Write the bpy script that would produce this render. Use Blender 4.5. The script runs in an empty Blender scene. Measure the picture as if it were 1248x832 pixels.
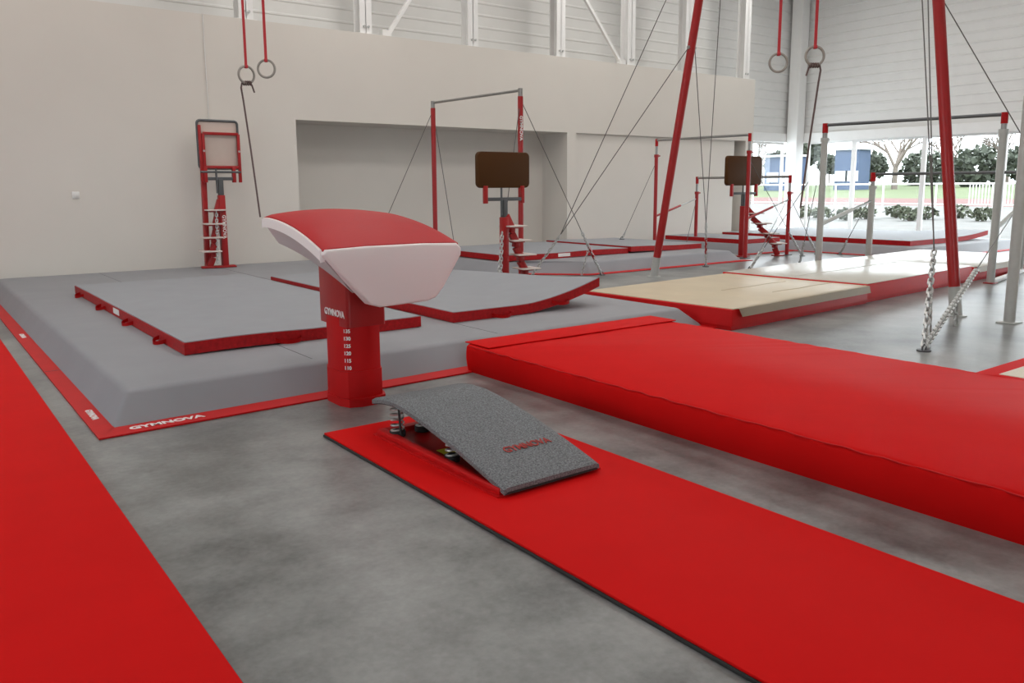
import bpy, bmesh, math, random
from mathutils import Vector, Matrix
random.seed(7)
sc = bpy.context.scene
COL = sc.collection
R = math.radians

# ------------------------------------------------------------------ camera
def make_camera():
    f, pitch, yaw, roll, py = 989.0, R(9.03), R(36.83), R(-0.33), 386.0
    F = Vector((math.sin(yaw) * math.cos(pitch), math.cos(yaw) * math.cos(pitch), -math.sin(pitch)))
    r = Vector((math.cos(yaw), -math.sin(yaw), 0))
    u = r.cross(F)
    r, u = r * math.cos(roll) + u * math.sin(roll), u * math.cos(roll) - r * math.sin(roll)
    cd = bpy.data.cameras.new('camera')
    co = bpy.data.objects.new('camera', cd)
    COL.objects.link(co)
    m = Matrix((r, u, -F)).transposed().to_4x4()
    m.translation = (0, 0, 1.45)
    co.matrix_world = m
    cd.sensor_fit = 'HORIZONTAL'
    cd.sensor_width = 36
    cd.lens = 36 * f / 1248
    cd.shift_y = (py - 416) / 1248
    cd.clip_end = 600
    sc.camera = co
make_camera()

# ------------------------------------------------------------------ materials
def mat(name, col, rough=0.5, metal=0.0, noise=0.0, nscale=20, bump=0.0, bscale=80, spec=0.5, rvar=0.0, sheen=0.0, detail=4):
    m = bpy.data.materials.new(name)
    m.use_nodes = True
    nt = m.node_tree
    b = nt.nodes['Principled BSDF']
    b.inputs['Base Color'].default_value = (*col, 1)
    b.inputs['Roughness'].default_value = rough
    b.inputs['Metallic'].default_value = metal
    b.inputs['Specular IOR Level'].default_value = spec
    if sheen:
        b.inputs['Sheen Weight'].default_value = sheen
    tc = nt.nodes.new('ShaderNodeTexCoord')
    if noise or rvar:
        n = nt.nodes.new('ShaderNodeTexNoise')
        n.inputs['Scale'].default_value = nscale
        n.inputs['Detail'].default_value = detail
        nt.links.new(tc.outputs['Object'], n.inputs['Vector'])
        if noise:
            cr = nt.nodes.new('ShaderNodeValToRGB')
            cr.color_ramp.elements[0].position = 0.3
            cr.color_ramp.elements[1].position = 0.7
            cr.color_ramp.elements[0].color = (*[c * (1 - noise) for c in col], 1)
            cr.color_ramp.elements[1].color = (*[min(1, c * (1 + noise)) for c in col], 1)
            nt.links.new(n.outputs['Fac'], cr.inputs['Fac'])
            nt.links.new(cr.outputs['Color'], b.inputs['Base Color'])
        if rvar:
            mr = nt.nodes.new('ShaderNodeMapRange')
            mr.inputs['To Min'].default_value = max(0, rough - rvar)
            mr.inputs['To Max'].default_value = min(1, rough + rvar)
            nt.links.new(n.outputs['Fac'], mr.inputs['Value'])
            nt.links.new(mr.outputs['Result'], b.inputs['Roughness'])
    if bump:
        n2 = nt.nodes.new('ShaderNodeTexNoise')
        n2.inputs['Scale'].default_value = bscale
        n2.inputs['Detail'].default_value = 3
        nt.links.new(tc.outputs['Object'], n2.inputs['Vector'])
        bp = nt.nodes.new('ShaderNodeBump')
        bp.inputs['Strength'].default_value = bump
        bp.inputs['Distance'].default_value = 0.01
        nt.links.new(n2.outputs['Fac'], bp.inputs['Height'])
        nt.links.new(bp.outputs['Normal'], b.inputs['Normal'])
    return m

M = {}
M['red'] = mat('red_vinyl', (0.52, 0.006, 0.007), 0.5, noise=0.05, nscale=6, bump=0.05, bscale=40, spec=0.18)
M['red_mat'] = mat('red_mat_vinyl', (0.60, 0.006, 0.006), 0.6, noise=0.03, nscale=3, bump=0.05, bscale=150, spec=0.04)
M['red_pad'] = mat('red_pad_leather', (0.44, 0.014, 0.018), 0.5, bump=0.05, bscale=220, spec=0.12)
M['red_paint'] = mat('red_painted_steel', (0.34, 0.008, 0.009), 0.34, noise=0.05, nscale=10)
M['red_worn'] = mat('worn_red_vinyl', (0.38, 0.008, 0.010), 0.5, noise=0.22, nscale=35, bump=0.12, bscale=60, spec=0.2)
M['grey_mat'] = mat('grey_mat_cloth', (0.275, 0.288, 0.312), 0.62, noise=0.03, nscale=4, bump=0.04, bscale=260)
M['grey_base'] = mat('grey_foam_cover', (0.250, 0.256, 0.276), 0.55, noise=0.04, nscale=2.5, bump=0.05, bscale=200)
M['dark'] = mat('dark_rubber', (0.022, 0.022, 0.022), 0.75)
M['white_pad'] = mat('white_pad_leather', (0.88, 0.83, 0.82), 0.4, bump=0.04, bscale=200)
M['white_shaded'] = mat('shaded_white_underside', (0.50, 0.46, 0.46), 0.5)  # white padding with the shade under the table put into its colour
M['carpet'] = mat('grey_carpet', (0.165, 0.175, 0.185), 0.95, noise=0.55, nscale=130, bump=0.6, bscale=240, detail=2, sheen=0.1)
M['beige'] = mat('beige_vinyl', (0.54, 0.455, 0.315), 0.40, noise=0.05, nscale=3, bump=0.10, bscale=9)
M['pale_beige'] = mat('pale_beige_vinyl', (0.52, 0.50, 0.44), 0.26, noise=0.06, nscale=3, bump=0.12, bscale=7)  # grey-beige vinyl, greyed further in the colour for window glare
M['cream'] = mat('cream_carpet', (0.70, 0.67, 0.56), 0.9, noise=0.06, nscale=60)
M['steel'] = mat('brushed_steel', (0.36, 0.36, 0.35), 0.32, metal=0.85, noise=0.08, nscale=30)
M['zinc'] = mat('galvanised_steel', (0.52, 0.53, 0.52), 0.42, metal=0.7, noise=0.15, nscale=60)
M['grey_paint'] = mat('grey_painted_steel', (0.44, 0.45, 0.43), 0.4, noise=0.05, nscale=12)
M['dark_steel'] = mat('dark_grey_steel', (0.10, 0.105, 0.11), 0.45, metal=0.4)
M['cable'] = mat('steel_cable', (0.13, 0.12, 0.115), 0.5, metal=0.4)
M['brown'] = mat('brown_leatherette', (0.070, 0.028, 0.008), 0.55, bump=0.05, bscale=150, spec=0.12)
M['board'] = mat('cream_board', (0.60, 0.50, 0.44), 0.55, noise=0.03, nscale=5)
M['white_paint'] = mat('white_painted_steel', (0.80, 0.80, 0.79), 0.45, noise=0.02, nscale=5)
M['tread'] = mat('pale_step_board', (0.66, 0.58, 0.54), 0.55)
M['wood'] = mat('grey_ring_wood', (0.30, 0.28, 0.25), 0.5, noise=0.1, nscale=25)
M['strap'] = mat('red_webbing', (0.50, 0.03, 0.04), 0.7)
M['rope'] = mat('brown_rope', (0.13, 0.085, 0.08), 0.8)
M['letter_white'] = mat('white_print', (0.80, 0.78, 0.76), 0.5)
M['letter_red'] = mat('red_print', (0.36, 0.035, 0.028), 0.8)
M['yellow'] = mat('yellow_sticker', (0.75, 0.68, 0.02), 0.5)
M['plastic'] = mat('white_plastic', (0.75, 0.75, 0.73), 0.4)
M['wall'] = mat('painted_plaster', (0.665, 0.632, 0.583), 0.85, noise=0.012, nscale=1.5, bump=0.03, bscale=120)
M['cladding'] = mat('white_cladding', (0.70, 0.70, 0.685), 0.5, noise=0.02, nscale=3)
M['ceiling'] = mat('ceiling_white', (0.75, 0.75, 0.74), 0.8)
M['grass'] = mat('field_grass', (0.080, 0.105, 0.035), 0.9, noise=0.2, nscale=0.4)
M['track'] = mat('track_red', (0.125, 0.050, 0.043), 0.85, noise=0.06, nscale=0.5)
M['gravel'] = mat('pale_gravel', (0.145, 0.14, 0.13), 0.95, noise=0.15, nscale=1.5)
M['leaf'] = mat('green_leaves', (0.060, 0.070, 0.050), 0.8, noise=0.3, nscale=3)
M['leaf_pale'] = mat('pale_leaves', (0.085, 0.095, 0.060), 0.8, noise=0.3, nscale=3)
M['bark'] = mat('grey_bark', (0.16, 0.13, 0.11), 0.9, noise=0.2, nscale=10)
M['blue'] = mat('blue_cladding', (0.05, 0.08, 0.15), 0.6)
M['pale_roof'] = mat('pale_roof', (0.5, 0.52, 0.55), 0.6)

def concrete():
    """power-floated concrete: soft cloudy mottling, a few pale scuffs, slightly uneven gloss"""
    m = bpy.data.materials.new('polished_concrete')
    m.use_nodes = True
    nt = m.node_tree
    b = nt.nodes['Principled BSDF']
    geo = nt.nodes.new('ShaderNodeNewGeometry')
    def noise(s, d, rough=0.5, off=0.0):
        mp = nt.nodes.new('ShaderNodeMapping'); mp.inputs['Location'].default_value = (off, off * 0.7, 0.37)
        nt.links.new(geo.outputs['Position'], mp.inputs['Vector'])
        n = nt.nodes.new('ShaderNodeTexNoise')
        n.inputs['Scale'].default_value = s; n.inputs['Detail'].default_value = d; n.inputs['Roughness'].default_value = rough
        nt.links.new(mp.outputs['Vector'], n.inputs['Vector'])
        return n.outputs['Fac']
    def math(op, x, y):
        n = nt.nodes.new('ShaderNodeMath'); n.operation = op
        for k, v in ((0, x), (1, y)):
            if isinstance(v, (int, float)): n.inputs[k].default_value = v
            else: nt.links.new(v, n.inputs[k])
        return n.outputs[0]
    big, mid, fine = noise(0.9, 3), noise(3.0, 6, 0.65, 3.1), noise(30, 4, 0.6, 7.7)
    f = math('ADD', math('ADD', math('MULTIPLY', big, 0.5), math('MULTIPLY', mid, 0.38)), math('MULTIPLY', fine, 0.12))
    val = math('ADD', math('MULTIPLY', math('SUBTRACT', f, 0.5), 0.90), 0.178)
    col = nt.nodes.new('ShaderNodeCombineColor')
    nt.links.new(math('MULTIPLY', val, 0.985), col.inputs[0]); nt.links.new(math('MULTIPLY', val, 1.02), col.inputs[1]); nt.links.new(val, col.inputs[2])
    nt.links.new(col.outputs[0], b.inputs['Base Color'])
    nt.links.new(math('ADD', math('MULTIPLY', mid, 0.12), 0.275), b.inputs['Roughness'])
    return m
M['concrete'] = concrete()

def glass():
    m = bpy.data.materials.new('window_glass')
    m.use_nodes = True
    nt = m.node_tree
    nt.nodes.remove(nt.nodes['Principled BSDF'])
    out = nt.nodes['Material Output']
    tr = nt.nodes.new('ShaderNodeBsdfTransparent')
    tr.inputs['Color'].default_value = (0.94, 0.96, 0.96, 1)
    gl = nt.nodes.new('ShaderNodeBsdfGlossy'); gl.inputs['Roughness'].default_value = 0.02
    fr = nt.nodes.new('ShaderNodeLayerWeight'); fr.inputs['Blend'].default_value = 0.12
    mx = nt.nodes.new('ShaderNodeMixShader')
    sq = nt.nodes.new('ShaderNodeMath'); sq.operation = 'MULTIPLY'; sq.inputs[1].default_value = 0.5
    nt.links.new(fr.outputs['Facing'], sq.inputs[0]); nt.links.new(sq.outputs[0], mx.inputs[0]); nt.links.new(tr.outputs[0], mx.inputs[1]); nt.links.new(gl.outputs[0], mx.inputs[2])
    nt.links.new(mx.outputs[0], out.inputs[0])
    return m
M['glass'] = glass()

def emit(name, col, s):
    m = bpy.data.materials.new(name); m.use_nodes = True
    b = m.node_tree.nodes['Principled BSDF']
    b.inputs['Base Color'].default_value = (*col, 1)
    b.inputs['Emission Color'].default_value = (*col, 1)
    b.inputs['Emission Strength'].default_value = s
    return m
M['added_lamp'] = emit('added_lamp_diffuser', (1.0, 0.97, 0.93), 4.0)  # glow of the luminaires added on the unseen ceiling

# ------------------------------------------------------------------ mesh helpers
class MB:
    def __init__(s):
        s.bm = bmesh.new()
    def box(s, x0, x1, y0, y1, z0, z1, bev=0.0, seg=2):
        t = bmesh.new()
        bmesh.ops.create_cube(t, size=1)
        for v in t.verts:
            v.co = Vector(((x0 + x1) / 2 + v.co.x * (x1 - x0), (y0 + y1) / 2 + v.co.y * (y1 - y0), (z0 + z1) / 2 + v.co.z * (z1 - z0)))
        if bev:
            bmesh.ops.bevel(t, geom=t.edges[:], offset=bev, segments=seg, affect='EDGES', profile=0.5)
        s.add(t); return s
    def obox(s, c, size, mtx, bev=0.0):
        t = bmesh.new()
        bmesh.ops.create_cube(t, size=1)
        for v in t.verts:
            v.co = Vector((v.co.x * size[0], v.co.y * size[1], v.co.z * size[2]))
        if bev:
            bmesh.ops.bevel(t, geom=t.edges[:], offset=bev, segments=2, affect='EDGES', profile=0.5)
        for v in t.verts:
            v.co = mtx @ v.co + Vector(c)
        s.add(t); return s
    def add(s, t):
        me = bpy.data.meshes.new('tmp'); t.to_mesh(me); t.free()
        s.bm.from_mesh(me); bpy.data.meshes.remove(me)
    def bar(s, p0, p1, r, n=12, r2=None):
        p0, p1 = Vector(p0), Vector(p1)
        d = p1 - p0; q = d.to_track_quat('Z', 'Y')
        t = bmesh.new()
        bmesh.ops.create_cone(t, cap_ends=True, segments=n, radius1=r, radius2=r if r2 is None else r2, depth=d.length)
        mt = Matrix.Translation((p0 + p1) / 2) @ q.to_matrix().to_4x4()
        bmesh.ops.transform(t, matrix=mt, verts=t.verts)
        s.add(t); return s
    def sqbar(s, p0, p1, w, h=None, up=(0, 0, 1), bev=0.006):
        p0, p1 = Vector(p0), Vector(p1); h = h or w
        d = (p1 - p0); L = d.length; z = d.normalized(); up = Vector(up)
        if abs(z.dot(up)) > 0.98: up = Vector((0, 1, 0))
        x = up.cross(z).normalized(); y = z.cross(x)
        mt = Matrix((x, y, z)).transposed()
        return s.obox((p0 + p1) / 2, (w, h, L), mt, bev)
    def tube(s, pts, r, n=8, closed=False):
        pts = [Vector(p) for p in pts]
        N = len(pts); rings = []; prev = None
        for i, p in enumerate(pts):
            a = pts[(i - 1) % N] if (closed or i > 0) else p
            b = pts[(i + 1) % N] if (closed or i < N - 1) else p
            t = (b - a).normalized()
            if prev is None:
                ref = Vector((0, 0, 1)) if abs(t.z) < 0.9 else Vector((1, 0, 0))
                x = t.cross(ref).normalized()
            else:
                x = (prev - t * prev.dot(t)).normalized()
            prev = x; y = t.cross(x)
            rings.append([s.bm.verts.new(p + (x * math.cos(2 * math.pi * k / n) + y * math.sin(2 * math.pi * k / n)) * r) for k in range(n)])
        for i in range(N if closed else N - 1):
            A, B = rings[i], rings[(i + 1) % N]
            for k in range(n):
                s.bm.faces.new((A[k], A[(k + 1) % n], B[(k + 1) % n], B[k]))
        if not closed:
            s.bm.faces.new(rings[0][::-1]); s.bm.faces.new(rings[-1])
        return s
    def chain(s, p0, p1, link=0.062, r=0.0075, n=5, slack=0.0):
        p0, p1 = Vector(p0), Vector(p1)
        d = p1 - p0; L = d.length; k = max(2, int(L / (link * 0.72)))
        t = d.normalized(); ref = Vector((0.31, 0.9, 0.2)); a = t.cross(ref).normalized(); b = t.cross(a)
        for i in range(k):
            c = p0 + d * ((i + 0.5) / k)
            if slack: c = c + Vector((0, 0, -slack * math.sin(math.pi * (i + 0.5) / k)))
            side = a if i % 2 else b
            pts = []
            hw, hl = link * 0.27, link * 0.5
            for q in range(10):
                th = 2 * math.pi * q / 10
                pts.append(c + side * hw * math.cos(th) + t * (hl - hw) * (1 if math.sin(th) > 0 else -1) + t * hw * math.sin(th))
            s.tube(pts, r, n, closed=True)
        return s
    def foam(s, poly, z0, z1, inset=0.0, insets=None, rnd=0.02):
        """slab over a polygon (counter-clockwise) whose sides lean in by 'inset' towards the top"""
        n = len(poly); P = [Vector((p[0], p[1])) for p in poly]
        ins = insets or [inset] * n
        def off(k):
            out = []
            for i in range(n):
                a, b, c = P[i - 1], P[i], P[(i + 1) % n]
                d1 = (b - a).normalized(); d2 = (c - b).normalized()
                n1 = Vector((-d1.y, d1.x)); n2 = Vector((-d2.y, d2.x))
                o1, o2 = ins[i - 1] * k, ins[i] * k
                den = n1.x * n2.y - n1.y * n2.x
                if abs(den) < 1e-4: out.append(b + n1 * o1)
                else:
                    c1 = n1.dot(b) + o1; c2 = n2.dot(b) + o2
                    out.append(Vector(((c1 * n2.y - c2 * n1.y) / den, (n1.x * c2 - n2.x * c1) / den)))
            return out
        t = bmesh.new()
        lo = [t.verts.new((p.x, p.y, z0)) for p in off(0)]
        hi = [t.verts.new((p.x, p.y, z1)) for p in off(1)]
        t.faces.new(lo[::-1]); top = t.faces.new(hi)
        for i in range(n):
            t.faces.new((lo[i], lo[(i + 1) % n], hi[(i + 1) % n], hi[i]))
        if rnd:
            es = [e for e in t.edges if (e.verts[0] in hi and e.verts[1] in hi) or ((e.verts[0] in hi) != (e.verts[1] in hi))]
            bmesh.ops.bevel(t, geom=es, offset=rnd, segments=3, affect='EDGES', profile=0.5)
        s.add(t); return s
    def poly(s, pts, z0, z1):
        t = bmesh.new()
        lo = [t.verts.new((p[0], p[1], z0)) for p in pts]; hi = [t.verts.new((p[0], p[1], z1)) for p in pts]
        t.faces.new(lo[::-1]); t.faces.new(hi)
        n = len(pts)
        for i in range(n): t.faces.new((lo[i], lo[(i + 1) % n], hi[(i + 1) % n], hi[i]))
        s.add(t); return s
    def grid(s, fn, nu, nv):
        V = [[s.bm.verts.new(fn(i / nu, j / nv)) for j in range(nv + 1)] for i in range(nu + 1)]
        for i in range(nu):
            for j in range(nv):
                s.bm.faces.new((V[i][j], V[i + 1][j], V[i + 1][j + 1], V[i][j + 1]))
        return V
    def slab(s, fn_top, fn_bot, nu, nv):
        """closed slab between two height-mapped sheets fn(u,v)->Vector"""
        A = s.grid(fn_top, nu, nv)
        B = [[s.bm.verts.new(fn_bot(i / nu, j / nv)) for j in range(nv + 1)] for i in range(nu + 1)]
        for i in range(nu):
            for j in range(nv):
                s.bm.faces.new((B[i][j], B[i][j + 1], B[i + 1][j + 1], B[i + 1][j]))
        for i in range(nu):
            s.bm.faces.new((A[i][0], B[i][0], B[i + 1][0], A[i + 1][0]))
            s.bm.faces.new((A[i][nv], A[i + 1][nv], B[i + 1][nv], B[i][nv]))
        for j in range(nv):
            s.bm.faces.new((A[0][j], A[0][j + 1], B[0][j + 1], B[0][j]))
            s.bm.faces.new((A[nu][j], B[nu][j], B[nu][j + 1], A[nu][j + 1]))
        return s
    def build(s, name, m, parent=None, smooth=True, angle=35):
        bm = s.bm
        bmesh.ops.recalc_face_normals(bm, faces=bm.faces[:])
        org = Vector((0, 0, 0))
        if parent is not None:
            org = parent['_o'] if isinstance(parent, dict) else world_loc(parent)
        for v in bm.verts: v.co -= org
        me = bpy.data.meshes.new(name); bm.to_mesh(me); bm.free()
        if smooth:
            for p in me.polygons: p.use_smooth = True
            try: me.set_sharp_from_angle(angle=R(angle))
            except Exception: pass
        o = bpy.data.objects.new(name, me); COL.objects.link(o)
        me.materials.append(m)
        if parent is not None: o.parent = parent
        return o

def world_loc(o):
    l = o.location.copy(); p = o.parent
    while p: l += p.location; p = p.parent
    return l

def thing(name, label, cat, loc, group=None):
    o = bpy.data.objects.new(name, None); COL.objects.link(o)
    o.location = loc; o.empty_display_size = 0.1
    o['label'] = label; o['category'] = cat
    if group: o['group'] = group
    return o
def tag(o, label, cat, group=None, kind=None):
    o['label'] = label; o['category'] = cat
    if group: o['group'] = group
    if kind: o['kind'] = kind
    return o
def struct(name, mb, m, parent=None, smooth=False):
    o = mb.build(name, m, parent, smooth)
    if parent is None: o['kind'] = 'structure'
    return o

def lettering(text, name, m, parent, size, origin, xdir, ydir, depth=0.002, bold=0.004, squeeze=1.0):
    """flat printed text as a thin mesh lying on a surface"""
    cu = bpy.data.curves.new('txt', 'FONT'); cu.body = text; cu.size = size
    cu.extrude = depth; cu.offset = bold; cu.align_x = 'CENTER'; cu.align_y = 'CENTER'
    to = bpy.data.objects.new('txt', cu); COL.objects.link(to)
    dg = bpy.context.evaluated_depsgraph_get()
    me = bpy.data.meshes.new_from_object(to.evaluated_get(dg))
    bpy.data.objects.remove(to)
    x = Vector(xdir).normalized(); y = Vector(ydir).normalized(); z = x.cross(y)
    org = world_loc(parent)
    mt = Matrix((x * squeeze, y, z)).transposed()
    for v in me.vertices: v.co = mt @ v.co + Vector(origin) - org
    me.materials.clear(); me.materials.append(m)
    o = bpy.data.objects.new(name, me); COL.objects.link(o); o.parent = parent
    return o

# ------------------------------------------------------------------ room shell
WY, AY, A2Y = 13.7, 14.55, 14.1          # plaster face, deep niche, shallow niche
BY, XR, ZH, ZT = 15.0, 21.9, 2.85, 7.6   # cladding wall, window wall, window head, ceiling
struct('floor', MB().box(-6, XR + 0.3, -8, BY + 0.3, -0.2, 0), M['concrete'])
struct('ceiling', MB().box(-6, XR + 0.3, -8, BY + 0.3, ZT, ZT + 0.2), M['ceiling'])
wb = MB()
ZW, ZL = 4.2, 2.63
wb.box(-6, 5.63, WY, BY - 0.02, 0, ZW)
wb.box(5.63, 18.25, WY, BY - 0.02, ZL, ZW)
wb.box(5.63, 11.79, AY, BY - 0.02, 0, ZL)
wb.box(11.79, 12.05, WY, WY + 0.05, 0, ZL)
wb.box(11.79, 17.55, WY + 0.05, BY - 0.02, 0, ZL)
wb.box(17.55, 17.95, A2Y, BY - 0.02, 0, ZL)
wb.box(17.95, 18.25, WY, BY - 0.02, 0, ZL)
struct('wall_back', wb, M['wall'])
def cladding(along_x, a0, a1, p, z0, z1, depth=0.014, pitch=0.25, sgn=1):
    """horizontal ribbed metal sheet"""
    prof = []; z = z0
    while z < z1 - 1e-4:
        for dz, d in ((0, 0), (0.19, 0), (0.205, depth), (0.23, depth)):
            if z + dz <= z1: prof.append((z + dz, d))
        z += pitch
    prof.append((z1, 0))
    mb = MB(); V = []
    for zz, d in prof:
        q = p - sgn * d
        V.append([mb.bm.verts.new((a, q, zz) if along_x else (q, a, zz)) for a in (a0, a1)] +
                 [mb.bm.verts.new((a, p + sgn * 0.1, zz) if along_x else (p + sgn * 0.1, a, zz)) for a in (a1, a0)])
    for i in range(len(V) - 1):
        A, B = V[i], V[i + 1]
        for k in range(4): mb.bm.faces.new((A[k], A[(k + 1) % 4], B[(k + 1) % 4], B[k]))
    mb.bm.faces.new(V[0][::-1]); mb.bm.faces.new(V[-1])
    return mb
struct('wall_back.001', cladding(True, -6, 18.25, BY, ZW - 0.05, ZT), M['cladding'])
struct('wall_back.002', cladding(True, 18.25, XR + 0.1, BY, ZH + 0.15, ZT), M['cladding'])
struct('wall_right', cladding(False, -8, BY + 0.1, XR, ZH + 0.15, ZT), M['cladding'])
struct('wall_left', MB().box(-6.2, -6, -8, BY, 0, 1.5).box(-6.2, -6, -8, BY, 3.6, ZT).box(-6.2, -6, -8, 2, 1.5, 3.6).box(-6.2, -6, 10.0, BY, 1.5, 3.6), M['wall'])
struct('wall_front', MB().box(-6, XR, -8.2, -8, 0, 1.2).box(-6, XR, -8.2, -8, 3.8, ZT).box(-6, -3, -8.2, -8, 1.2, 3.8).box(3, XR, -8.2, -8, 1.2, 3.8), M['wall'])

# steel posts standing on the ledge of the plaster wall, in front of the cladding
def wall_post(x, br=0):
    mb = MB()
    mb.box(x - 0.12, x + 0.12, 13.80, 13.815, ZW + 0.02, ZT)      # flange
    mb.box(x - 0.12, x + 0.12, 14.03, 14.045, ZW + 0.02, ZT)
    mb.box(x - 0.006, x + 0.006, 13.80, 14.04, ZW + 0.02, ZT)     # web
    o = struct('steel_post', mb, M['white_paint'])
    b = MB(); b.box(x - 0.17, x + 0.17, 13.76, 14.08, ZW, ZW + 0.02); b.build('base_plate', M['white_paint'], o, False)
    for dx in (-0.04, 0.045):
        MB().bar((x + dx, 13.80, ZW + 0.14), (x + dx, 13.77, ZW + 0.14), 0.022, 8).build('bolt', M['zinc'], o)
for x in (4.9, 7.08, 9.42, 11.69, 13.8, 15.75, 18.0): wall_post(x)
for a, b in (((7.55, 13.95, ZW), (8.75, 13.95, 5.9)), ((13.62, 13.95, ZW + 0.05), (12.0, 13.95, 6.1))):
    mb = MB(); mb.sqbar(a, b, 0.07, 0.07); mb.box(a[0] - 0.09, a[0] + 0.09, 13.88, 14.02, ZW, ZW + 0.14)
    struct('steel_brace', mb, M['white_paint'])
# corner column and window wall
struct('steel_column', MB().box(21.45, 21.80, 14.55, 14.90, 0, ZT, 0.01), M['white_paint'])
struct('trim_1', MB().box(XR - 0.10, XR + 0.10, -8, BY, ZH - 0.12, ZH + 0.15, 0.01), M['white_paint'])
struct('trim_2', MB().box(18.25, XR, BY - 0.08, BY + 0.08, ZH - 0.10, ZH + 0.15, 0.01), M['white_paint'])
def window(n, along_x, a0, a1, p, z0=0.0, z1=ZH - 0.11, fw=0.06, label=None):
    fr = MB()
    def bx(u0, u1, w0, w1):
        if along_x: fr.box(u0, u1, p - 0.04, p + 0.04, w0, w1, 0.004)
        else: fr.box(p - 0.04, p + 0.04, u0, u1, w0, w1, 0.004)
    bx(a0, a0 + fw, z0, z1); bx(a1 - fw, a1, z0, z1); bx(a0 + fw, a1 - fw, z1 - fw, z1); bx(a0 + fw, a1 - fw, z0, z0 + fw)
    o = struct('window_%d' % n, fr, M['white_paint'])
    g = MB()
    if along_x: g.box(a0 + fw, a1 - fw, p - 0.004, p + 0.004, z0 + fw, z1 - fw)
    else: g.box(p - 0.004, p + 0.004, a0 + fw, a1 - fw, z0 + fw, z1 - fw)
    g.build('pane', M['glass'], o, False)
    return o
ys = [14.45, 12.97, 10.97, 9.0, 7.0, 5.0, 3.0, 1.0, -1.0, -3.0, -5.0]
for i in range(len(ys) - 1): window(i + 1, False, ys[i + 1], ys[i], XR)
for i in range(4): window(13 + i, False, 2 + 2 * i, 4 + 2 * i, -6.1, 1.5, 3.6)  # unseen left-wall windows, added to bring in side light
for i in range(2): window(17 + i, True, -3 + 3 * i, 3 * i, -8.1, 1.2, 3.8)  # unseen windows behind the camera, added for more frontal light
window(11, True, 18.3, 19.85, BY); window(12, True, 19.85, 21.45, BY)
struct('wall_right.001', MB().box(XR - 0.1, XR + 0.1, -8, -5, 0, ZH), M['wall'])
tag_sw = MB().box(2.09, 2.19, WY - 0.02, WY, 1.33, 1.43, 0.006)
sw = tag_sw.build('wall_switch', M['plastic'], None)
tag(sw, 'small white switch box on the left part of the plaster wall', 'switch')
MB().box(2.115, 2.165, WY - 0.026, WY - 0.018, 1.35, 1.41, 0.003).build('rocker', M['plastic'], sw)
cw = MB().bar((4.16, WY - 0.012, 2.55), (4.16, WY - 0.012, 4.19), 0.007, 8).build('conduit', M['plastic'], None)
tag(cw, 'thin pale conduit running up the wall above the leftmost tower', 'conduit')

# ------------------------------------------------------------------ grey landing base with red border
def base_mat(name, label, poly, insets, z1, flaps, loc, letters=(), group=None, rnd=0.035):
    t = thing('foam_platform', label, 'mat', loc, group)
    body = MB().foam(poly, 0.0, z1, insets=insets, rnd=rnd).build('foam_block', M['grey_base'], t, angle=25)
    for fl in flaps:
        f = MB().poly(fl, 0.002, 0.012).build('border_flap', M['red'], t, False)
        f['label'] = 'flat red border flap on the floor'
    return t
TA = base_mat('landing_base', 'huge grey foam landing area at left with red border strips on the concrete', [(0.92, 5.31), (6.68, 5.54), (6.68, 13.68), (0.92, 13.68)],
              [0.14, 0.26, 0.0, 0.12], 0.205,
              [[(0.81, 5.13), (6.68, 5.36), (6.68, 5.55), (0.92, 5.32)], [(0.81, 5.13), (0.93, 5.32), (0.93, 13.6), (0.81, 13.6)]], (3.8, 9.5, 0))
tl = TA.children
lettering('GYMNOVA', 'lettering', M['letter_white'], TA, 0.085, (1.22, 5.238, 0.0135), (1, 0.04, 0), (-0.04, 1, 0), 0.001, 0.003, 1.05)
lettering('GYMNOVA', 'lettering', M['letter_white'], TA, 0.055, (0.872, 5.72, 0.0135), (0, -1, 0), (1, 0, 0), 0.001, 0.002)
lettering('GYMNOVA', 'lettering', M['letter_white'], TA, 0.055, (0.872, 9.35, 0.0135), (0, -1, 0), (1, 0, 0), 0.001, 0.002)
sm = MB()
for x in (2.35, 4.05): sm.box(x - 0.003, x + 0.003, 5.62, 13.6, 0.2045, 0.2065)
sm.box(0.812, 0.93, 7.35, 7.358, 0.0115, 0.0135)
sm.build('seam', M['dark_steel'], TA, False)

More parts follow.
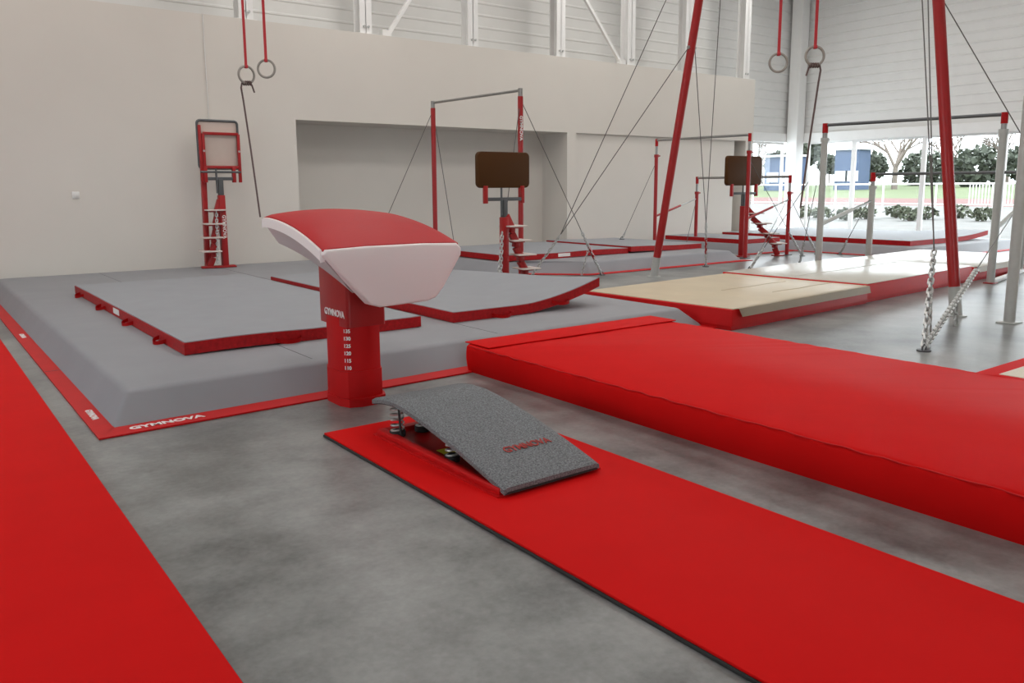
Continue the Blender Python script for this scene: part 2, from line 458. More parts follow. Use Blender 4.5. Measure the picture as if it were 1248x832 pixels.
# ------------------------------------------------------------------ grey top mats with red sides
def top_mat(name, label, x0, x1, y0, y1, z, th, zf, loc, handles=(), labels=(), nu=24, nv=24, group=None, cover='grey_mat', side='red_worn', over=0.0):
    t = thing(name, label, 'mat', loc, group)
    def P(u, v, dz, ins=0.0):
        x = x0 + ins + (x1 - x0 - 2 * ins) * u; y = y0 + ins + (y1 - y0 - 2 * ins) * v
        return Vector((x, y, z + zf(x, y) + dz))
    MB().slab(lambda u, v: P(u, v, th), lambda u, v: P(u, v, 0), nu, nv).build('side_band', M[side], t)
    MB().slab(lambda u, v: P(u, v, th + 0.006, 0.008 - over), lambda u, v: P(u, v, th - 0.002, 0.008 - over), nu, nv).build('top_cover', M[cover], t)
    for (hx, hy, dx, dy) in handles:
        ln = 0.11
        ax = Vector((0, 1, 0)) if dx else Vector((1, 0, 0)); out = Vector((dx, dy, 0))
        h = MB(); pts = []
        zz = z + zf(hx, hy) + 0.035
        for k in range(11):
            a = math.pi * k / 10
            pts.append(Vector((hx, hy, zz - 0.02 * math.sin(a))) + ax * (-ln * math.cos(a)) + out * (0.075 * math.sin(a)))
        V = []
        for p in pts:
            V.append((h.bm.verts.new(p + Vector((0, 0, 0.016)) + out * 0.002), h.bm.verts.new(p - Vector((0, 0, 0.016)) + out * 0.002)))
        for i in range(10): h.bm.faces.new((V[i][0], V[i + 1][0], V[i + 1][1], V[i][1]))
        r = bmesh.ops.solidify(h.bm, geom=h.bm.faces[:], thickness=0.005)
        h.build('handle', M['red'], t)
    for (lx, ly, dx, dy, w) in labels:
        l = MB(); zz = z + zf(lx, ly)
        if dx: l.box(lx - 0.003, lx + 0.003, ly - w / 2, ly + w / 2, zz + 0.025, zz + th - 0.012)
        else: l.box(lx - w / 2, lx + w / 2, ly - 0.003, ly + 0.003, zz + 0.025, zz + th - 0.012)
        q = l.build('maker_label', M['letter_white'], t, False); q['label'] = 'small white label'
    return t
def sstep(a, b, x):
    t = max(0, min(1, (x - a) / (b - a))); return t * t * (3 - 2 * t)
fA = lambda x, y: 0.010 * math.sin((x - 1.6) * 3.1) * sstep(7.5, 6.3, y) + 0.008
top_mat('landing_mat', 'grey top mat with red sides and loop handles, left of the vaulting table', 1.63, 3.70, 6.32, 11.08, 0.207, 0.092, lambda x, y: max(0.001, fA(x, y) - 0.006), (2.6, 8.7, 0.207),
        handles=((1.63, 6.95, -1, 0), (1.63, 8.1, -1, 0), (1.63, 9.35, -1, 0), (1.63, 10.6, -1, 0), (2.45, 6.32, 0, -1)), labels=((1.629, 8.72, -1, 0, 0.26),))
fB = lambda x, y: 0.001 - 0.05 * sstep(6.9, 9.5, y) * sstep(5.3, 4.2, x) + 0.17 * max(0, (x - 4.75) / 1.2) ** 2 * sstep(11.5, 6.2, y) + 0.05 * sstep(7.2, 6.3, y) * max(0, (x - 5.0)) 
top_mat('landing_mat', 'grey top mat with red sides and upturned corner, right of the vaulting table', 4.05, 5.90, 6.32, 11.0, 0.207, 0.092, fB, (5, 8.7, 0.207),
        handles=((4.6, 6.32, 0, -1), (5.35, 6.32, 0, -1)), nu=30)

# ------------------------------------------------------------------ vaulting table
VT = thing('vaulting_table', 'red and white vaulting table on a red column, behind the springboard', 'vaulting table', (2.43, 5.05, 0))
VX0, VX1, VY0, VY1 = 1.965, 2.905, 4.465, 5.48
def vz(y):
    t = (y - VY0) / (VY1 - VY0)
    return 1.103 + 0.172 * (1 - (1 - t) ** 2.0)
def vtop(u, v, dz=0, ins=0.0):
    y = VY0 + ins + (VY1 - VY0 - 2 * ins) * v
    # plan: slightly narrower towards the back
    w = (VX1 - VX0) / 2 - ins - 0.03 * v
    x = (VX0 + VX1) / 2 + (2 * u - 1) * w
    e = abs(2 * u - 1)
    edge = -0.006 * max(0, (e - 0.92) / 0.08) ** 2 - 0.008 * max(0, (v - 0.95) / 0.05) ** 2
    return Vector((x, y, vz(y) + 0.036 * (1 - e * e) * (0.25 + 0.75 * min(1, v * 2.5)) + edge + dz))
MB().slab(lambda u, v: vtop(u, v), lambda u, v: vtop(u, v, -0.035), 24, 28).build('top_pad', M['red_pad'], VT)
def vrim(u, v, dz):
    p = vtop(u, v, dz, -0.014); p.y = max(p.y, VY0 + 0.015); return p
o = MB().slab(lambda u, v: vrim(u, v, -0.012), lambda u, v: vrim(u, v, -0.072), 24, 28)
o.build('rim', M['white_pad'], VT)['label'] = 'white padded rim'
def vlow(u, v):
    # tapered underside: narrower and lower than the rim
    y = VY0 + 0.10 + (VY1 - VY0 - 0.17) * v
    x = 2.43 + (2 * u - 1) * (0.24 + 0.13 * v)
    return Vector((x, y, vz(y) - 0.070 - 0.25 + 0.13 * v))
MB().slab(lambda u, v: vtop(u, v, -0.068, 0.012), vlow, 14, 14).build('underside', M['white_shaded'], VT)
# front pad: rounded trapezoid, hanging at the runner's end
def front_outline():
    cx = (VX0 + VX1) / 2
    pts = [(-0.478, 1.075), (-0.462, 1.098), (-0.2, 1.107), (0.2, 1.107), (0.455, 1.098), (0.490, 1.065), (0.488, 1.02), (0.36, 0.82), (0.300, 0.752), (0.235, 0.733), (-0.10, 0.722), (-0.175, 0.745), (-0.42, 1.005), (-0.476, 1.06)]
    return [(cx + p[0], p[1]) for p in pts]
fp = MB(); OL = front_outline(); t = bmesh.new()
def fy(z): return 4.448 + 0.02 * (max(0, 1.10 - z) / 0.40) ** 1.5
fr_ = [t.verts.new((x, fy(z), z)) for x, z in OL]; bk_ = [t.verts.new((x, fy(z) + 0.075, z)) for x, z in OL]
t.faces.new(fr_); t.faces.new(bk_[::-1])
for i in range(len(OL)): t.faces.new((fr_[i], bk_[i], bk_[(i + 1) % len(OL)], fr_[(i + 1) % len(OL)]))
bmesh.ops.recalc_face_normals(t, faces=t.faces[:])
es = [e for e in t.edges if (e.verts[0] in fr_ and e.verts[1] in fr_)]
bmesh.ops.bevel(t, geom=es, offset=0.018, segments=4, affect='EDGES', profile=0.5)
fp.add(t); fp.build('front_pad', M['white_pad'], VT, angle=40)['label'] = 'white padded front shield'
def rrect(cx, cy, wx, wy, r, n=5):
    pts = []
    for (sx, sy, a0) in ((1, 1, 0), (-1, 1, 90), (-1, -1, 180), (1, -1, 270)):
        for k in range(n + 1):
            a = R(a0 + 90 * k / n)
            pts.append((cx + sx * (wx / 2 - r) + r * math.cos(a), cy + sy * (wy / 2 - r) + r * math.sin(a)))
    return pts
VCX, VCY = 2.425, 5.07
MB().poly(rrect(VCX, VCY, 0.29, 0.44, 0.03, 3), 0.545, 1.12).build('upper_sleeve', M['red_paint'], VT, angle=30)
MB().poly(rrect(VCX, VCY, 0.30, 0.38, 0.10, 2), 0.235, 0.60).build('lower_sleeve', M['red'], VT, angle=30)
MB().poly(rrect(VCX, VCY, 0.312, 0.392, 0.10, 2), 0.05, 0.237).build('plinth', M['red'], VT, angle=30)
b_ = MB().poly(rrect(VCX, VCY - 0.015, 0.335, 0.42, 0.11, 2), 0.0, 0.055); b_.build('base_plate', M['red'], VT, angle=30)
lettering('GYMNOVA', 'lettering', M['letter_white'], VT, 0.062, (VCX - 0.1465, VCY - 0.03, 0.625), (0, -1, 0), (0, 0, 1), 0.001, 0.002)
# height scale printed on the lower sleeve's front-left facet
ax = Vector((0.707, -0.707, 0)); nrm = Vector((-0.707, -0.707, 0))
pc = Vector((VCX - 0.15 + 0.0293, VCY - 0.19 + 0.0293, 0)) + nrm * 0.004
for k, tx in enumerate(('135', '130', '125', '120', '115', '110')):
    lettering(tx, 'scale_figure', M['letter_white'], VT, 0.034, (pc.x, pc.y, 0.515 - 0.050 * k), tuple(ax), (0, 0, 1), 0.001, 0.001)
for k in range(9): MB().box(VCX + 0.148, VCX + 0.1515, VCY - 0.06, VCY - 0.02, 0.30 + 0.03 * k, 0.306 + 0.03 * k).build('scale_mark', M['letter_white'], VT, False)

# ------------------------------------------------------------------ runway strips
rw = MB().box(1.88, 2.975, -3.0, 4.38, 0.0, 0.020, 0.004)
RW = thing('runway_mat', 'long bright red runway strip under the springboard', 'runway', (2.4, 0.7, 0))
MB().box(1.885, 2.975, -3.0, 4.38, 0.014, 0.026, 0.004).build('top_layer', M['red_mat'], RW)
MB().box(1.88, 2.98, -3.0, 4.385, 0.0, 0.014, 0.003).build('rubber_backing', M['dark'], RW)
rw.bm.free()
RL = thing('runway_mat', 'red runway strip lying along the left edge of the photo', 'runway', (0.1, 3, 0))
MB().box(-0.45, 0.675, -1.0, 12.5, 0.008, 0.018, 0.003).build('top_layer', M['red_mat'], RL)
MB().box(-0.455, 0.68, -1.0, 12.505, 0.0, 0.008, 0.002).build('rubber_backing', M['dark'], RL)

# ------------------------------------------------------------------ springboard
SB = thing('springboard', 'grey carpeted springboard with red frame standing on the red runway', 'springboard', (2.42, 3.5, 0.026))
SZ = 0.026
SX0, SX1, SY0, SY1 = 2.12, 2.72, 2.90, 4.21
def bz(t):   # board curve, t = 0 low end (runner) .. 1 high end
    return SZ + 0.012 + 0.185 * math.sin(min(1, t * 1.02) * math.pi * 0.5) ** 0.95 + 0.030 * t - 0.055 * max(0, t - 0.72) ** 2 / 0.078
def sbf(u, v, dz):
    x = SX0 + (SX1 - SX0) * u; y = SY0 + (SY1 - SY0) * v
    if v < 0.02: y -= 0.0
    e = abs(2 * u - 1); rnd = -0.010 * max(0, (e - 0.94) / 0.06) ** 2 if dz > 0 else 0
    return Vector((x, y, bz(v) + dz + rnd))
MB().slab(lambda u, v: sbf(u, v, 0.034), lambda u, v: sbf(u, v, 0.012), 26, 40).build('carpet_top', M['carpet'], SB)
MB().slab(lambda u, v: sbf(0.01 + 0.98 * u, 0.004 + 0.99 * v, 0.013), lambda u, v: sbf(0.01 + 0.98 * u, 0.004 + 0.99 * v, -0.004), 4, 40).build('board', M['dark'], SB)
fr = MB()
for x in (SX0 - 0.012, SX1 - 0.038):
    fr.sqbar((x + 0.025, SY0 + 0.03, SZ + 0.022), (x + 0.025, SY1 - 0.07, SZ + 0.022), 0.05, 0.034)
    fr.box(x - 0.015, x + 0.065, SY0 + 0.02, SY1 - 0.05, SZ, SZ + 0.008)
fr.box(SX0 + 0.03, SX1 - 0.03, SY0 + 0.2, SY1 - 0.08, SZ, SZ + 0.010)
fr.box(SX0 + 0.03, SX1 - 0.03, SY1 - 0.13, SY1 - 0.07, SZ + 0.008, SZ + 0.038, 0.004)
fr.build('base_frame', M['red'], SB)
def spring(cx, cy, z0, z1, r=0.036, turns=5.5):
    pts = []
    for i in range(int(turns * 14) + 1):
        a = 2 * math.pi * i / 14
        pts.append((cx + r * math.cos(a), cy + r * math.sin(a), z0 + (z1 - z0) * i / (turns * 14)))
    s_ = MB().tube(pts, 0.0058, 6).build('spring', M['zinc'], SB)
    MB().bar((cx, cy, z0 - 0.02), (cx, cy, z0 + 0.012), r + 0.010, 16).build('spring_seat', M['dark'], SB)
for x in (SX0 + 0.055, SX0 + 0.22, SX1 - 0.22, SX1 - 0.055):
    spring(x, SY1 - 0.20, SZ + 0.038, bz((SY1 - 0.20 - SY0) / (SY1 - SY0)) + 0.002)
for x in (SX0 + 0.075, SX1 - 0.075):
    spring(x, SY0 + 0.56, SZ + 0.034, bz(0.43) - 0.002, 0.032, 4)
    MB().bar((x - 0.03, SY1 - 0.26, SZ + 0.03), (x - 0.03, SY1 - 0.235, bz(0.8) + 0.004), 0.007, 8).build('travel_stop', M['dark'], SB)
MB().box(SX0 + 0.10, SX0 + 0.17, SY0 + 0.62, SY0 + 0.76, SZ + 0.0102, SZ + 0.0125).build('sticker', M['yellow'], SB, False)
tv = 0.235; y_ = SY0 + (SY1 - SY0) * tv
sl = (bz(tv + 0.03) - bz(tv - 0.03)) / ((SY1 - SY0) * 0.06)
lettering('GYMNOVA', 'lettering', M['letter_red'], SB, 0.072, (2.465, y_ - 0.04, bz(tv) + 0.0385 - 0.04 * sl), (1, 0, 0), (0, 1, sl), 0.001, 0.0012, 0.82)

# ------------------------------------------------------------------ big red crash mat
CM = thing('crash_mat', 'large thick red crash mat with puckered seam, right of the springboard', 'mat', (4.5, 2, 0))
def crash():
    x0, x1, y0, y1, h = 3.52, 5.64, -1.6, 5.30, 0.22
    def side(p, s_, n_):   # s_: run along edge, n_: 0 bottom .. 1 top
        return 0.016 * math.sin(math.pi * n_) + 0.004 * n_ ** 3 * math.sin(s_ * 23 + math.sin(s_ * 5.3) * 4)
    ring = []
    NX, NY = 44, 150
    for i in range(NX): ring.append((x0 + (x1 - x0) * i / NX, y0, 0, -1))
    for j in range(NY): ring.append((x1, y0 + (y1 - y0) * j / NY, 1, 0))
    for i in range(NX): ring.append((x1 - (x1 - x0) * i / NX, y1, 0, 1))
    for j in range(NY): ring.append((x0, y1 - (y1 - y0) * j / NY, -1, 0))
    mb = MB(); L = []
    levels = [0, 0.12, 0.3, 0.5, 0.7, 0.84, 0.93, 1.0]
    for n_ in levels:
        row = []
        for (x, y, nx, ny) in ring:
            s_ = x + y
            d = side(None, s_, n_) - 0.012 * (1 - n_)
            zz = h * n_ + (0.0025 * math.sin(s_ * 19 + math.sin(s_ * 4.1) * 4) if n_ > 0.9 else 0)
            if n_ == 1.0: d -= 0.016
            if ny < 0 or ny > 0: d *= 0.6
            row.append(mb.bm.verts.new((x + nx * d, y + ny * d, max(0.0, zz))))
        L.append(row)
    N = len(ring)
    for a in range(len(levels) - 1):
        for i in range(N): mb.bm.faces.new((L[a][i], L[a][(i + 1) % N], L[a + 1][(i + 1) % N], L[a + 1][i]))
    mb.bm.faces.new(L[0][::-1]); mb.bm.faces.new(L[-1])
    mb.build('cover', M['red_mat'], CM, angle=50)
    p = MB()
    for xx, sg in ((x0, -1), (x1, 1)):
        pts = [(xx + sg * (0.002 + 0.004 * math.sin((xx + y0 + (y1 - y0) * k / 200) * 37)), y0 + 0.02 + (y1 - y0 - 0.04) * k / 200, h - 0.010 + 0.0025 * math.sin(k * 0.7 + math.sin(k * 0.13) * 3)) for k in range(201)]
        p.tube(pts, 0.004, 6)
    p.build('piping', M['red'], CM)
    MB().box(x0 + 0.02, x1 + 0.03, y1 - 0.27, y1 + 0.06, h + 0.004, h + 0.014, 0.004).build('joining_flap', M['red_mat'], CM)
    MB().box(x0 + 0.03, x1 - 0.03, y0 + 0.03, y1 - 0.03, 0, 0.004).build('underside', M['dark'], CM, False)
crash()

# ------------------------------------------------------------------ beige landing mats for the uneven bars (slightly turned)
RM = Matrix.Rotation(R(4.0), 3, 'Z'); RO = Vector((6.66, 5.18, 0))
def rot(x, y, z=0): return RM @ Vector((x, y, z)) + RO
def beige(name, label, x0, x1, w, h, cover, flap, yoff=0.0, folds=()):
    c = rot((x0 + x1) / 2, w / 2); t = thing(name, label, 'mat', (c.x, c.y, 0), 'beige mats in a row under the grey uneven bars')
    def pl(a0, a1, b0, b1): return [tuple(rot(*p).xy) for p in ((a0, b0), (a1, b0), (a1, b1), (a0, b1))]
    MB().foam(pl(x0 + 0.01, x1 - 0.01, yoff, w), 0, 0.045, 0.0, rnd=0.0).build('lower_body', M['red'], t)
    MB().foam(pl(x0, x1, yoff - 0.015, w + 0.02), 0.045, h - 0.008, 0.012, rnd=0.012).build('side_band', M['red'], t)
    tc_ = MB(); tc_.foam(pl(x0 + 0.035, x1 - 0.004, yoff + 0.0, w - 0.03), h - 0.008, h, 0.0, rnd=0.004); tc_.build('top_cover', M[cover], t)
    if flap:
        f = MB()
        a, b = x0 + 0.10, x1 + 0.005
        P = [(a, yoff + 0.04, h + 0.001), (b, yoff + 0.04, h + 0.001), (b, yoff - 0.025, h - 0.004), (a, yoff - 0.025, h - 0.004), (a + 0.02, yoff - 0.055, h - 0.085), (b - 0.02, yoff - 0.055, h - 0.085)]
        V = [f.bm.verts.new(rot(*p)) for p in P]
        f.bm.faces.new((V[0], V[1], V[2], V[3])); f.bm.faces.new((V[3], V[2], V[5], V[4]))
        bmesh.ops.solidify(f.bm, geom=f.bm.faces[:], thickness=0.006)
        q = f.build('joining_flap', M['beige'], t, False)
    for (a, b, y_) in folds:
        g = MB(); pts = [rot(a + (b - a) * k / 12, y_ + 0.012 * math.sin(k * 0.9), h + 0.001) for k in range(13)]
        g.tube(pts, 0.004, 6); g.build('crease', M[cover], t)
    return t
beige('landing_mat', 'nearest beige mat with red sides and beige flap, under the right-hand rings', 0.0, 2.92, 2.10, 0.222, 'beige', True, folds=((1.5, 2.85, 0.45), (1.2, 2.6, 0.95)))
beige('landing_mat', 'middle pale beige mat with dull red front, behind the leaning right frame post', 2.93, 6.35, 2.14, 0.24, 'pale_beige', False, 0.03, folds=((3.1, 6.2, 1.1),))
beige('landing_mat', 'far pale beige mat with pale flap beyond the grey bars, at right edge', 6.36, 9.4, 2.12, 0.22, 'pale_beige', True, 0.02)

# ------------------------------------------------------------------ far bases and mats
HBp = [(9.2, 10.13), (13.32, 10.13), (13.32, 13.66), (7.85, 13.66), (7.85, 10.95), (8.42, 10.95)]
base_mat('landing_base', 'grey foam base with red border strip below the high bar mats', HBp, [0.10, 0.28, 0, 0.22, 0.12, 0.12], 0.205,
         [[(9.15, 9.98), (13.45, 9.98), (13.32, 10.14), (9.2, 10.14)], [(9.15, 9.98), (9.2, 10.14), (8.42, 10.96), (8.33, 10.82)]], (11, 12, 0))
zf0 = lambda x, y: 0.001 + 0.012 * math.sin(x * 1.7) ** 2
top_mat('landing_mat', 'grey mat with dark red side behind the left spotting stairs', 8.15, 11.05, 11.05, 13.55, 0.206, 0.095, zf0, (9.5, 12.3, 0.2), labels=((9.45, 11.049, 0, -1, 0.28),))
top_mat('landing_mat', 'grey mat with dark red side between the ring frame post and the red bars', 11.08, 13.1, 11.00, 13.55, 0.206, 0.095, lambda x, y: 0.001 + 0.03 * sstep(12.6, 11.1, x), (12, 12.3, 0.2))
MP = [(14.55, 11.0), (16.1, 11.0), (16.1, 13.66), (14.55, 13.66)]
base_mat('landing_base', 'small grey foam base with red strip under the low red bar', MP, [0.12, 0, 0, 0.12], 0.205, [[(14.5, 10.86), (16.1, 10.86), (16.1, 11.01), (14.55, 11.01)]], (15.3, 12.3, 0))
top_mat('landing_mat', 'grey mat with dark red side under the low red bar', 14.75, 16.05, 11.2, 13.5, 0.206, 0.09, lambda x, y: 0.001, (15.4, 12.3, 0.2), nu=4, nv=4)
BP = [(16.3, 8.0), (20.9, 8.0), (20.9, 13.66), (16.3, 13.66)]
base_mat('landing_base', 'grey foam base with red border strip by the windows', BP, [0.14, 0.14, 0, 0.14], 0.205, [[(16.17, 7.85), (20.9, 7.85), (20.9, 8.01), (16.3, 8.01)], [(16.17, 7.85), (16.31, 8.01), (16.31, 13.6), (16.17, 13.6)]], (18.6, 11, 0))
top_mat('landing_mat', 'grey mat with red side and upturned corner by the windows', 16.75, 20.3, 8.55, 13.4, 0.206, 0.10, lambda x, y: 0.001 + 0.10 * max(0, (x - 18.6) / 1.7) ** 2 * sstep(11, 8.6, y), (18.5, 11, 0.2))

# floor carpet at the right edge
FC = thing('floor_carpet', 'cream floor exercise carpet with red border behind the crash mat, right edge', 'carpet', (9.5, -0.6, 0))
MB().poly([(6.62, 2.62), (6.62, -4.0), (13.5, -4.0), (13.5, 2.62)], 0.003, 0.022).build('top_cover', M['cream'], FC, False)
MB().poly([(6.5, 2.76), (6.5, -4.12), (13.62, -4.12), (13.62, 2.76)], 0.0, 0.018).build('border', M['red_mat'], FC, False)

# ------------------------------------------------------------------ chains / cables
def guy(parent, top, joint, anchor, tail=False, foot=True, r=0.0065, link=0.07, lr=0.009):
    MB().bar(top, joint, r, 6).build('cable', M['cable'], parent)
    if (Vector(joint) - Vector(anchor)).length > 0.05:
        MB().chain(joint, anchor, link, lr).build('chain', M['zinc'], parent)
    if tail:
        j, a = Vector(joint), Vector(anchor); p = j + (a - j) * 0.45
        MB().chain(p, p + Vector((0.03, -0.01, -0.42)), link, lr).build('chain_tail', M['zinc'], parent)
    if foot:
        x, y, z = anchor
        m_ = MB(); m_.bar((x, y, z), (x, y, z + 0.012), 0.06, 14); m_.tube([(x - 0.03, y, z + 0.01), (x - 0.03, y, z + 0.04), (x, y, z + 0.06), (x + 0.03, y, z + 0.04), (x + 0.03, y, z + 0.01)], 0.008, 6)
        m_.build('floor_anchor', M['dark_steel'], parent)
def lerp(a, b, t): return tuple(Vector(a) + (Vector(b) - Vector(a)) * t)

# ------------------------------------------------------------------ ring frame
RF = thing('ring_frame', 'tall red ring frame with two leaning posts and chained cables', 'ring frame', (9.6, 6.7, 0))
LB, LT = Vector((9.80, 9.20, 0)), Vector((9.80, 8.13, 5.7))
RB, RT = Vector((9.40, 4.22, 0)), Vector((9.42, 4.98, 5.7))
for b, t_ in ((LB, LT), (RB, RT)):
    d = (t_ - b).normalized()
    MB().bar(b + d * 0.32, t_, 0.062, 20).build('post', M['red_paint'], RF)
    f = MB().bar(b + d * 0.0, b + d * 0.33, 0.066, 20).bar((b.x, b.y, 0), (b.x, b.y, 0.012), 0.11, 20).build('foot', M['grey_paint'], RF)
    f['label'] = 'bare grey foot of the post'
MB().bar(LT + Vector((0, 0.1, -0.06)), RT + Vector((0, -0.1, -0.06)), 0.06, 16).build('top_beam', M['red_paint'], RF)
lug = lambda p: MB().bar(Vector(p) + Vector((-0.075, 0, 0)), Vector(p) + Vector((0.085, 0, 0)), 0.028, 8).build('lug', M['steel'], RF)
PL = LB + (LT - LB) * (3.52 / 5.7); lug(PL)
A1 = (8.01, 10.22, 0); J1 = lerp(A1, PL, 0.20)
guy(RF, PL + Vector((-0.06, 0, 0.0)), J1, A1)
guy(RF, LT + Vector((-0.06, 0, -0.1)), J1, J1, foot=False)
A2 = (11.75, 9.75, 0); J2 = (11.66, 9.70, 0.80)
guy(RF, PL + Vector((0.08, 0, 0.0)), J2, A2)
MB().bar(lerp(J2, A2, 0.35), lerp(J2, A2, 0.7), 0.022, 10).build('turnbuckle', M['red_paint'], RF)
guy(RF, (9.79, 7.95, 5.62), J2, J2, foot=False)
A3 = (7.15, 3.46, 0)
J3 = (8.05, 3.87, 0.82)
PR = RB + (RT - RB) * (3.5 / 5.7); lug(PR)
guy(RF, RT + Vector((-0.06, 0, -0.1)), J3, A3, tail=True, link=0.085, lr=0.011)
guy(RF, (9.46, 5.15, 5.62), lerp(J3, A3, -0.03), J3, foot=False)
A4 = (11.6, 3.3, 0)
guy(RF, PR + Vector((0.08, 0, 0)), lerp(A4, PR, 0.25), A4)

# hanging rings
def gym_ring(loc, label, group, top, normal_yaw, tie=None, rmaj=0.118):
    t = thing('gym_ring', label, 'gymnastic ring', loc, group)
    c = Vector(loc); d = Vector((math.cos(normal_yaw), math.sin(normal_yaw), 0)); pts = []
    for k in range(28):
        a = 2 * math.pi * k / 28; pts.append(c + d * rmaj * math.cos(a) + Vector((0, 0, 1)) * rmaj * math.sin(a))
    MB().tube(pts, 0.0165, 10, closed=True).build('ring', M['wood'], t)
    tp = Vector(top); bt = c + Vector((0, 0, rmaj - 0.005))
    s = MB(); mid = bt + (tp - bt) * 0.42
    mt = Matrix.Rotation(normal_yaw, 3, 'Z')
    s.obox((bt + mid) / 2, (0.038, 0.006, (mid - bt).length), mt)
    s.obox(bt, (0.05, 0.045, 0.05), mt, 0.012)
    s.build('strap', M['strap'], t)
    MB().bar(mid, tp, 0.006, 8).build('suspension_cable', M['cable'], t)
    return t
yawR = R(-36)
gym_ring((9.6, 6.85, 3.08), 'ring on a red strap hanging free in the right ring pair', 'rings in the tall red frame', (9.6, 6.85, 5.585), yawR)
gym_ring((9.62, 6.32, 3.10), 'ring with a rope knotted to it in the right ring pair', 'rings in the tall red frame', (9.62, 6.32, 5.585), yawR)
gym_ring((4.33, 11.5, 3.12), 'ring on a red strap hanging free in the left ring pair', 'rings above the grey landing area', (4.33, 11.5, ZT), yawR)
gym_ring((4.13, 11.75, 3.05), 'ring with a rope knotted to it above the left grey mats', 'rings above the grey landing area', (4.13, 11.75, ZT), R(8))
def tie_rope(ring_bottom, end, label, side):
    rb, e = Vector(ring_bottom), Vector(end); d = Vector((math.cos(yawR), math.sin(yawR), 0))
    m_ = MB()
    m_.tube([rb + d * (-0.07 * side), rb + d * (-0.03 * side) + Vector((0, 0, 0.02)), rb + d * 0.03 * side + Vector((0, 0, 0.02)), rb + d * 0.07 * side, rb + d * 0.085 * side + Vector((0, 0, -0.06)), lerp(rb + d * 0.085 * side, e, 0.12), lerp(rb + d * 0.075 * side, e, 0.5), e], 0.013, 8)
    m_.tube([rb + d * (-0.05 * side) + Vector((0, 0, 0.0)), rb + d * (-0.07 * side) + Vector((0, 0, -0.03)), rb + d * (-0.10 * side) + Vector((0, 0, -0.13))], 0.012, 8)
    for k in range(4):
        c = rb + d * (-0.045 + 0.03 * k); pts = []
        for q in range(10):
            a = 2 * math.pi * q / 10; pts.append(c + Vector((0, 0, 0.028 * math.cos(a))) + Vector((d.y, -d.x, 0)) * 0.028 * math.sin(a) + d * 0.003 * q / 10)
        m_.tube(pts, 0.009, 6, closed=True)
    return tag(m_.build('rope', M['rope'], None), label, 'rope')
tie_rope((9.62, 6.32, 2.985), (9.62, 6.42, 1.16), 'long brown rope hanging from the right ring pair', 1)
tie_rope((4.13, 11.75, 2.935), (4.20, 11.70, 1.05), 'long brown rope hanging from the left ring pair, above the vaulting table', -1)

# ------------------------------------------------------------------ high bar
HB = thing('high_bar', 'high bar on two tall red posts in front of the wall niche', 'high bar', (7.77, 11.4, 0))
H0, H1 = Vector((7.69, 12.55, 0.208)), Vector((7.84, 10.22, 0))
HT = 2.93
MB().bar((7.69, 12.50, HT), (7.84, 10.27, HT), 0.021, 14).build('bar', M['steel'], HB)
for b in (Vector((7.69, 12.55, 0)), Vector((7.84, 10.22, 0))):
    m_ = MB(); m_.bar((b.x, b.y, 0.012), (b.x, b.y, HT - 0.09), 0.042, 16); m_.build('post', M['red_paint'], HB)
    MB().bar((b.x, b.y, HT - 0.10), (b.x, b.y, HT + 0.03), 0.036, 14).build('bar_clamp', M['steel'], HB)
    MB().bar((b.x, b.y, 0), (b.x, b.y, 0.014), 0.10, 18).build('foot', M['dark_steel'], HB)
vw = MB(); vw.box(7.78, 7.80, 10.172, 10.176, 2.2, 2.55)
lettering('GYMNOVA', 'lettering', M['letter_white'], HB, 0.075, (7.82, 10.1765, 2.36), (0, 0, -1), (1, 0, 0), 0.001, 0.002)
vw.bm.free()
pt = (7.84, 10.22, HT - 0.13); pf = (7.69, 12.55, HT - 0.13)
A = (9.32, 9.93, 0); guy(HB, pt, lerp(A, pt, 0.27), A)
m_ = MB(); m_.bar(lerp(A, pt, 0.10), lerp(A, pt, 0.17), 0.022, 10); m_.build('turnbuckle', M['red_paint'], HB)
MB().chain(lerp(A, pt, 0.17), (8.95, 10.02, 0.02), 0.06, 0.006).build('chain_tail', M['zinc'], HB)
A = (7.17, 9.95, 0); guy(HB, pt, lerp(A, pt, 0.22), A)
A = (8.0, 12.35, 0.205); guy(HB, pf, lerp(A, pf, 0.12), (8.0, 12.35, 0.208), foot=False)
A = (6.35, 12.60, 0.206); guy(HB, pf, lerp(A, pf, 0.16), A)

